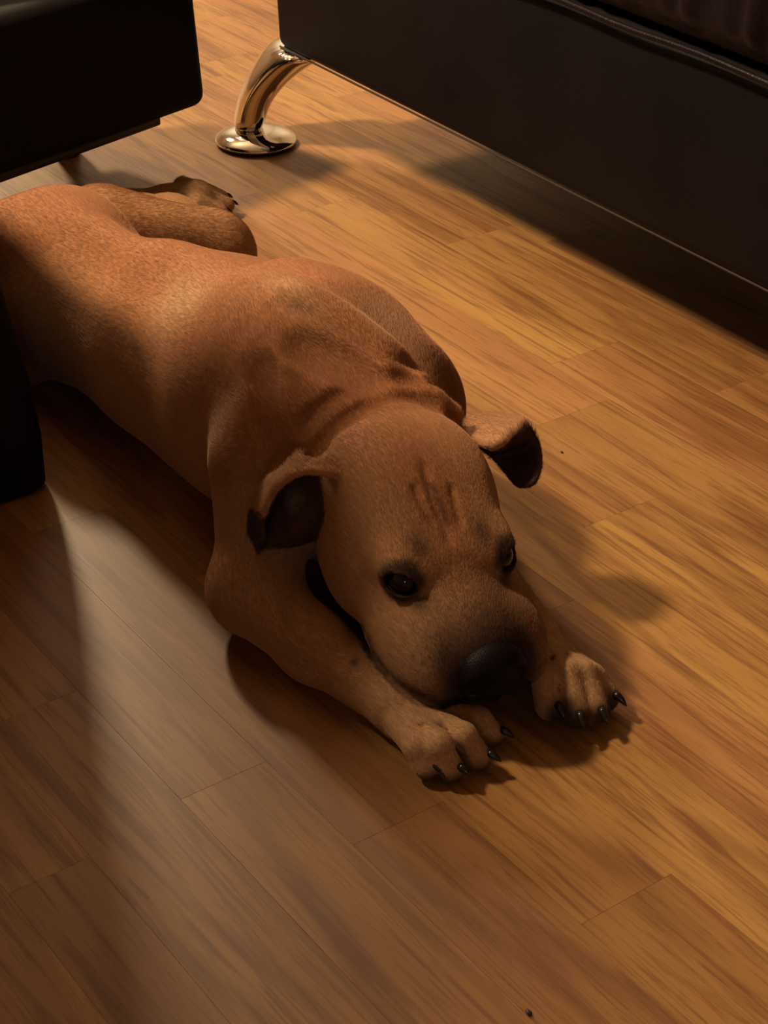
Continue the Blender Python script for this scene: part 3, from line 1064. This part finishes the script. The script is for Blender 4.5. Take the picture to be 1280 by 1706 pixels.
lip = np.exp(-((lipz[:, 2] + 0.058) / 0.0075) ** 2) * HEADV * (lipz[:, 0] > -0.012) * (lipz[:, 0] < 0.09) * (np.abs(lipz[:, 1]) < 0.07)
blend(0.95 * lip, DARK)
blend(0.8 * np.exp(-((lipz[:, 1] - 0.002) / 0.0022) ** 2) * (lipz[:, 2] > 0.015) * (lipz[:, 0] > -0.050) * (lipz[:, 0] < -0.016), BROWN)
blend(0.6 * g(S(884, 1040), (0.006, 0.006, 0.014)), (0.20, 0.05, 0.035))
for wx, wy in ((690, 1095), (704, 1106), (718, 1098), (700, 1122), (716, 1128), (734, 1120), (730, 1140)):
    blend(0.7 * g(S(wx, wy), 0.0018), SOOT)
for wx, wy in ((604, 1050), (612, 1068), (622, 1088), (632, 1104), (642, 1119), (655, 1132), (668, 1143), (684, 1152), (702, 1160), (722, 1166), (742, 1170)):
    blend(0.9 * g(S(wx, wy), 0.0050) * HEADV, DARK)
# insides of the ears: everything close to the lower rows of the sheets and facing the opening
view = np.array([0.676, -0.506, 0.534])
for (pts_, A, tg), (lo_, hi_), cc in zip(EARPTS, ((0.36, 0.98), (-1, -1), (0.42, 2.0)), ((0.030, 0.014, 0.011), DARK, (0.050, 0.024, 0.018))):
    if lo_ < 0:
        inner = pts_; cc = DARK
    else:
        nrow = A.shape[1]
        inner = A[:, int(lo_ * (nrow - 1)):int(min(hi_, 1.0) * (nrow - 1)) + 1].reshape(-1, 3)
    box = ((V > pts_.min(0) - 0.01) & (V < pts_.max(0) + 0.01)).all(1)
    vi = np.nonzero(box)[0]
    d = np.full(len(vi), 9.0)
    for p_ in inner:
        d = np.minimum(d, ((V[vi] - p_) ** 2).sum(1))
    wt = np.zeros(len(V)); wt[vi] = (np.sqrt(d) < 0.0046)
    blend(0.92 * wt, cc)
# dark toe undersides and clefts
for a_, b__ in CLEFTS:
    ab = b__ - a_; t_ = np.clip(((V - a_) @ ab) / (ab @ ab), 0.15, 1.1)
    q_ = (V - a_ - t_[:, None] * ab)[:, :2]
    blend(0.75 * np.exp(-(q_ ** 2).sum(1) / 0.0020 ** 2) * (V[:, 2] < 0.045), BROWN)
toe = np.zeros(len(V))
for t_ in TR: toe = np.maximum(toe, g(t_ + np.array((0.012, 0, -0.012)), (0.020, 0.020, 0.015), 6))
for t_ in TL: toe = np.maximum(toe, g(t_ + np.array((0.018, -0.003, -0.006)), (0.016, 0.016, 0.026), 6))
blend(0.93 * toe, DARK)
blend(0.9 * g(S(590, 1104), 0.0032), BROWN)       # mole on the forearm
COL = np.clip(COL * np.array((0.88, 0.82, 0.80)), 0.004, 1)


def fur_material():
    mt, nt, b = mat('short_fur')
    L = nt.links.new
    at = N(nt, 'ShaderNodeAttribute'); at.attribute_name = 'coat'
    tc = N(nt, 'ShaderNodeTexCoord')
    mp = N(nt, 'ShaderNodeMapping'); mp.inputs['Scale'].default_value = (1.0, 4.0, 4.0)
    L(tc.outputs['Object'], mp.inputs['Vector'])
    n = N(nt, 'ShaderNodeTexNoise'); n.inputs['Scale'].default_value = 110; n.inputs['Detail'].default_value = 3
    L(mp.outputs[0], n.inputs['Vector'])
    r = ramp(nt, [(0.3, (0.78, 0.76, 0.74)), (0.7, (1.15, 1.15, 1.15))])
    L(n.outputs['Fac'], r.inputs[0])
    x = N(nt, 'ShaderNodeMix', data_type='RGBA', blend_type='MULTIPLY'); x.inputs[0].default_value = 1
    L(at.outputs['Color'], x.inputs[6]); L(r.outputs[0], x.inputs[7]); L(x.outputs[2], b.inputs['Base Color'])
    b.inputs['Roughness'].default_value = 0.7
    b.inputs['Specular IOR Level'].default_value = 0.105
    bp = N(nt, 'ShaderNodeBump'); bp.inputs['Strength'].default_value = 0.35; bp.inputs['Distance'].default_value = 0.001
    L(n.outputs['Fac'], bp.inputs['Height']); L(bp.outputs[0], b.inputs['Normal'])
    return mt


def hair_material():
    mt, nt, b = mat('fur_hair')
    L = nt.links.new
    at = N(nt, 'ShaderNodeAttribute'); at.attribute_name = 'coat'
    L(at.outputs['Color'], b.inputs['Base Color'])
    b.inputs['Roughness'].default_value = 0.55
    b.inputs['Specular IOR Level'].default_value = 0.3
    return mt


dog = empty('dog', (-1.1, 0.70, 0.0))
tag(dog, 'tan and red brown short-haired dog lying on the wood floor, chin on the ground', 'dog')
DOGO = np.array((-1.1, 0.70, 0.0))
me = bpy.data.meshes.new('body')
Vl = (V - DOGO).astype(np.float32)
me.vertices.add(len(Vl)); me.vertices.foreach_set('co', Vl.ravel())
me.loops.add(len(Q) * 4); me.loops.foreach_set('vertex_index', Q.ravel().astype(np.int32))
me.polygons.add(len(Q)); me.polygons.foreach_set('loop_start', (np.arange(len(Q)) * 4).astype(np.int32))
me.update(calc_edges=True); me.validate()
me.shade_smooth()
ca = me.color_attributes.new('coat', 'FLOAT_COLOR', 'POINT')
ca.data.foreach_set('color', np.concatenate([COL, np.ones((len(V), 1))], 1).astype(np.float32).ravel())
body = bpy.data.objects.new('body', me); C.objects.link(body); body.parent = dog
me.materials.append(fur_material())

# --- short hair lying along the body
vol = np.zeros((len(V), 3)); ws = np.zeros(len(V))
for a_, b__, r_, dr in FLOW:
    ab = b__ - a_; L2 = ab @ ab + 1e-9
    t = np.clip(((V - a_) @ ab) / L2, 0, 1)
    d = np.linalg.norm(V - a_ - t[:, None] * ab, axis=1) - r_
    wt = np.exp(-np.clip(d, -0.02, 1) / 0.012)
    vol += wt[:, None] * dr; ws += wt
vol /= ws[:, None]
vol += NRM * 0.02
FT = vol - NRM * (vol * NRM).sum(1)[:, None]
FT /= np.linalg.norm(FT, axis=1)[:, None] + 1e-9
NH = 420000
farea = 0.5 * np.linalg.norm(fn, axis=1)
fc = V[Q].mean(1)
wgt = farea * (1 + 1.6 * (fc[:, 0] > -1.02))
# bare skin: inside ears, lids
dark = COL[Q].mean(1).sum(1) < 0.10
wgt[dark] *= 0.35
wgt[fc[:, 2] < 0.004] = 0
fi = rn.choice(len(Q), NH, p=wgt / wgt.sum())
uv = rn.random((NH, 2))
qa = Q[fi]
bw = np.stack([(1 - uv[:, 0]) * (1 - uv[:, 1]), uv[:, 0] * (1 - uv[:, 1]), uv[:, 0] * uv[:, 1], (1 - uv[:, 0]) * uv[:, 1]], 1)


def ip(A):
    return (A[qa] * bw[..., None]).sum(1)


root = ip(V); hn = ip(NRM); ht = ip(FT); hc = ip(COL)
hn /= np.linalg.norm(hn, axis=1)[:, None] + 1e-9
onhead = np.linalg.norm(root - H(-0.02, 0, -0.01), axis=1) < 0.11
hl = np.where(onhead, 0.0030, 0.0052) * rn.uniform(0.7, 1.25, NH)
hl *= np.where((root[:, 2] < 0.045) & (root[:, 0] > -0.80), 0.45, np.where(root[:, 2] < 0.03, 0.6, 1))
jit = rn.normal(0, 0.11, (NH, 3))
sw = np.sin(root[:, [1, 2, 0]] * 60 + 1.3) * 0.15           # loose whorls
dirn = ht + jit + sw
dirn -= hn * (dirn * hn).sum(1)[:, None]
dirn /= np.linalg.norm(dirn, axis=1)[:, None] + 1e-9
pts_ = np.empty((NH, 4, 3))
for i, (a1, a2) in enumerate(((0, -0.04), (0.36, 0.08), (0.70, 0.11), (1.0, 0.10))):
    pts_[:, i] = root + dirn * (hl * a1)[:, None] + hn * (hl * a2)[:, None]
pts_[:, :, 2] = np.maximum(pts_[:, :, 2], 0.0006)
hcur = bpy.data.hair_curves.new('coat_hair')
hcur.add_curves([4] * NH)
hcur.attributes['position'].data.foreach_set('vector', (pts_ - DOGO).astype(np.float32).ravel())
ra = hcur.attributes.new('radius', 'FLOAT', 'POINT')
ra.data.foreach_set('value', np.tile(np.array((0.00008, 0.00007, 0.00005, 0.00002), np.float32), NH))
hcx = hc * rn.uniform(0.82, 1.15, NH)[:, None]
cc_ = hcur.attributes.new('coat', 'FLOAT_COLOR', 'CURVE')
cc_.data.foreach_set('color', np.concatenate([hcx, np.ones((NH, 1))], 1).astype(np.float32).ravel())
hcur.materials.append(hair_material())
ho = bpy.data.objects.new('coat_hair', hcur); C.objects.link(ho); ho.parent = dog
ho['kind'] = 'stuff'

# --- eyes
M_EYE = simple('eye', (0.006, 0.004, 0.004), 0.05, spec=0.30)
M_CLAW = simple('claw_horn', (0.012, 0.009, 0.009), 0.22)


def nose_material():
    mt, nt, b = mat('nose_leather')
    L = nt.links.new
    b.inputs['Base Color'].default_value = (0.0055, 0.0035, 0.0045, 1)
    b.inputs['Specular IOR Level'].default_value = 0.10
    b.inputs['Roughness'].default_value = 0.5
    tc = N(nt, 'ShaderNodeTexCoord')
    v = N(nt, 'ShaderNodeTexVoronoi'); v.inputs['Scale'].default_value = 900
    L(tc.outputs['Object'], v.inputs['Vector'])
    bp = N(nt, 'ShaderNodeBump'); bp.inputs['Strength'].default_value = 0.5; bp.inputs['Distance'].default_value = 0.0005
    L(v.outputs['Distance'], bp.inputs['Height']); L(bp.outputs[0], b.inputs['Normal'])
    return mt


for ec in EYES:
    bm = bmesh.new(); bmesh.ops.create_uvsphere(bm, u_segments=32, v_segments=20, radius=EYE_R)
    o = bm_obj('eye', bm, M_EYE, dog); o.location = ec - DOGO

# --- nose leather with nostrils
NX = np.linspace(-0.020, 0.020, 60); NY = np.linspace(-0.027, 0.027, 80); NZ = np.linspace(-0.024, 0.020, 66)
X, Y, Z = np.meshgrid(NX, NY, NZ, indexing='ij')
D = ell_d(X, Y, Z, (0, 0, 0.002), (0.0135, 0.0195, 0.0125))
D = smin(D, ell_d(X, Y, Z, (-0.001, 0.0115, -0.002), (0.012, 0.0095, 0.0105)), 0.005)
D = smin(D, ell_d(X, Y, Z, (-0.001, -0.0115, -0.002), (0.012, 0.0095, 0.0105)), 0.005)
D = smin(D, cap_d(X, Y, Z, (0.003, 0, -0.004), 0.006, (0.000, 0, -0.011), 0.004), 0.005)
for s_ in (-1, 1):
    D = smax(D, -cap_d(X, Y, Z, (0.017, s_ * 0.0085, 0.002), 0.0055, (0.006, s_ * 0.0185, -0.0035), 0.0028), 0.002)
D = smax(D, -cap_d(X, Y, Z, (0.0145, 0, 0.004), 0.0009, (0.011, 0, -0.020), 0.0009), 0.002)
nv_, nq_ = surface_nets(D.astype(np.float32), NX, NY, NZ)
NO = H(0.078, 0, -0.021)
tl = math.radians(25)
nv_ = nv_ * np.array((1.15, 1.15, 1.55))
nv_ = np.stack([nv_[:, 0] * math.cos(tl) - nv_[:, 2] * math.sin(tl), nv_[:, 1], nv_[:, 0] * math.sin(tl) + nv_[:, 2] * math.cos(tl)], 1)
nw = NO + nv_ @ HM - DOGO
mesh_obj('nose', nw, nq_, nose_material(), dog)


# --- claws
def claw(p, d, ln, r_):
    d = np.asarray(d, float); d /= np.linalg.norm(d)
    pts_ = [p + d * ln * t + np.array((0, 0, -ln * 0.55 * t * t)) for t in (0, 0.3, 0.6, 0.85, 1.0)]
    tube('claw', [q_ - DOGO for q_ in pts_], [r_, r_ * 0.95, r_ * 0.75, r_ * 0.45, r_ * 0.12], M_CLAW, dog, 10)


for kn, tp_ in zip(KR, TR):
    d = tp_ - kn; d[2] = 0; d /= np.linalg.norm(d)
    claw(tp_ + d * 0.0065 + np.array((0, 0, 0.0055)), d, 0.0095, 0.0030)
for kn, tp_ in zip(KL, TL):
    d = tp_ - kn; d[2] = 0; d /= np.linalg.norm(d)
    claw(tp_ + d * 0.0085 + np.array((0, 0, 0.006)), d, 0.0105, 0.0032)
for (tx_, ty_) in ((-1.656, 0.976), (-1.634, 0.984), (-1.613, 0.978), (-1.599, 0.961)):
    claw(np.array((tx_, ty_ + 0.007, 0.017)), (0.3, 1, 0), 0.009, 0.0026)
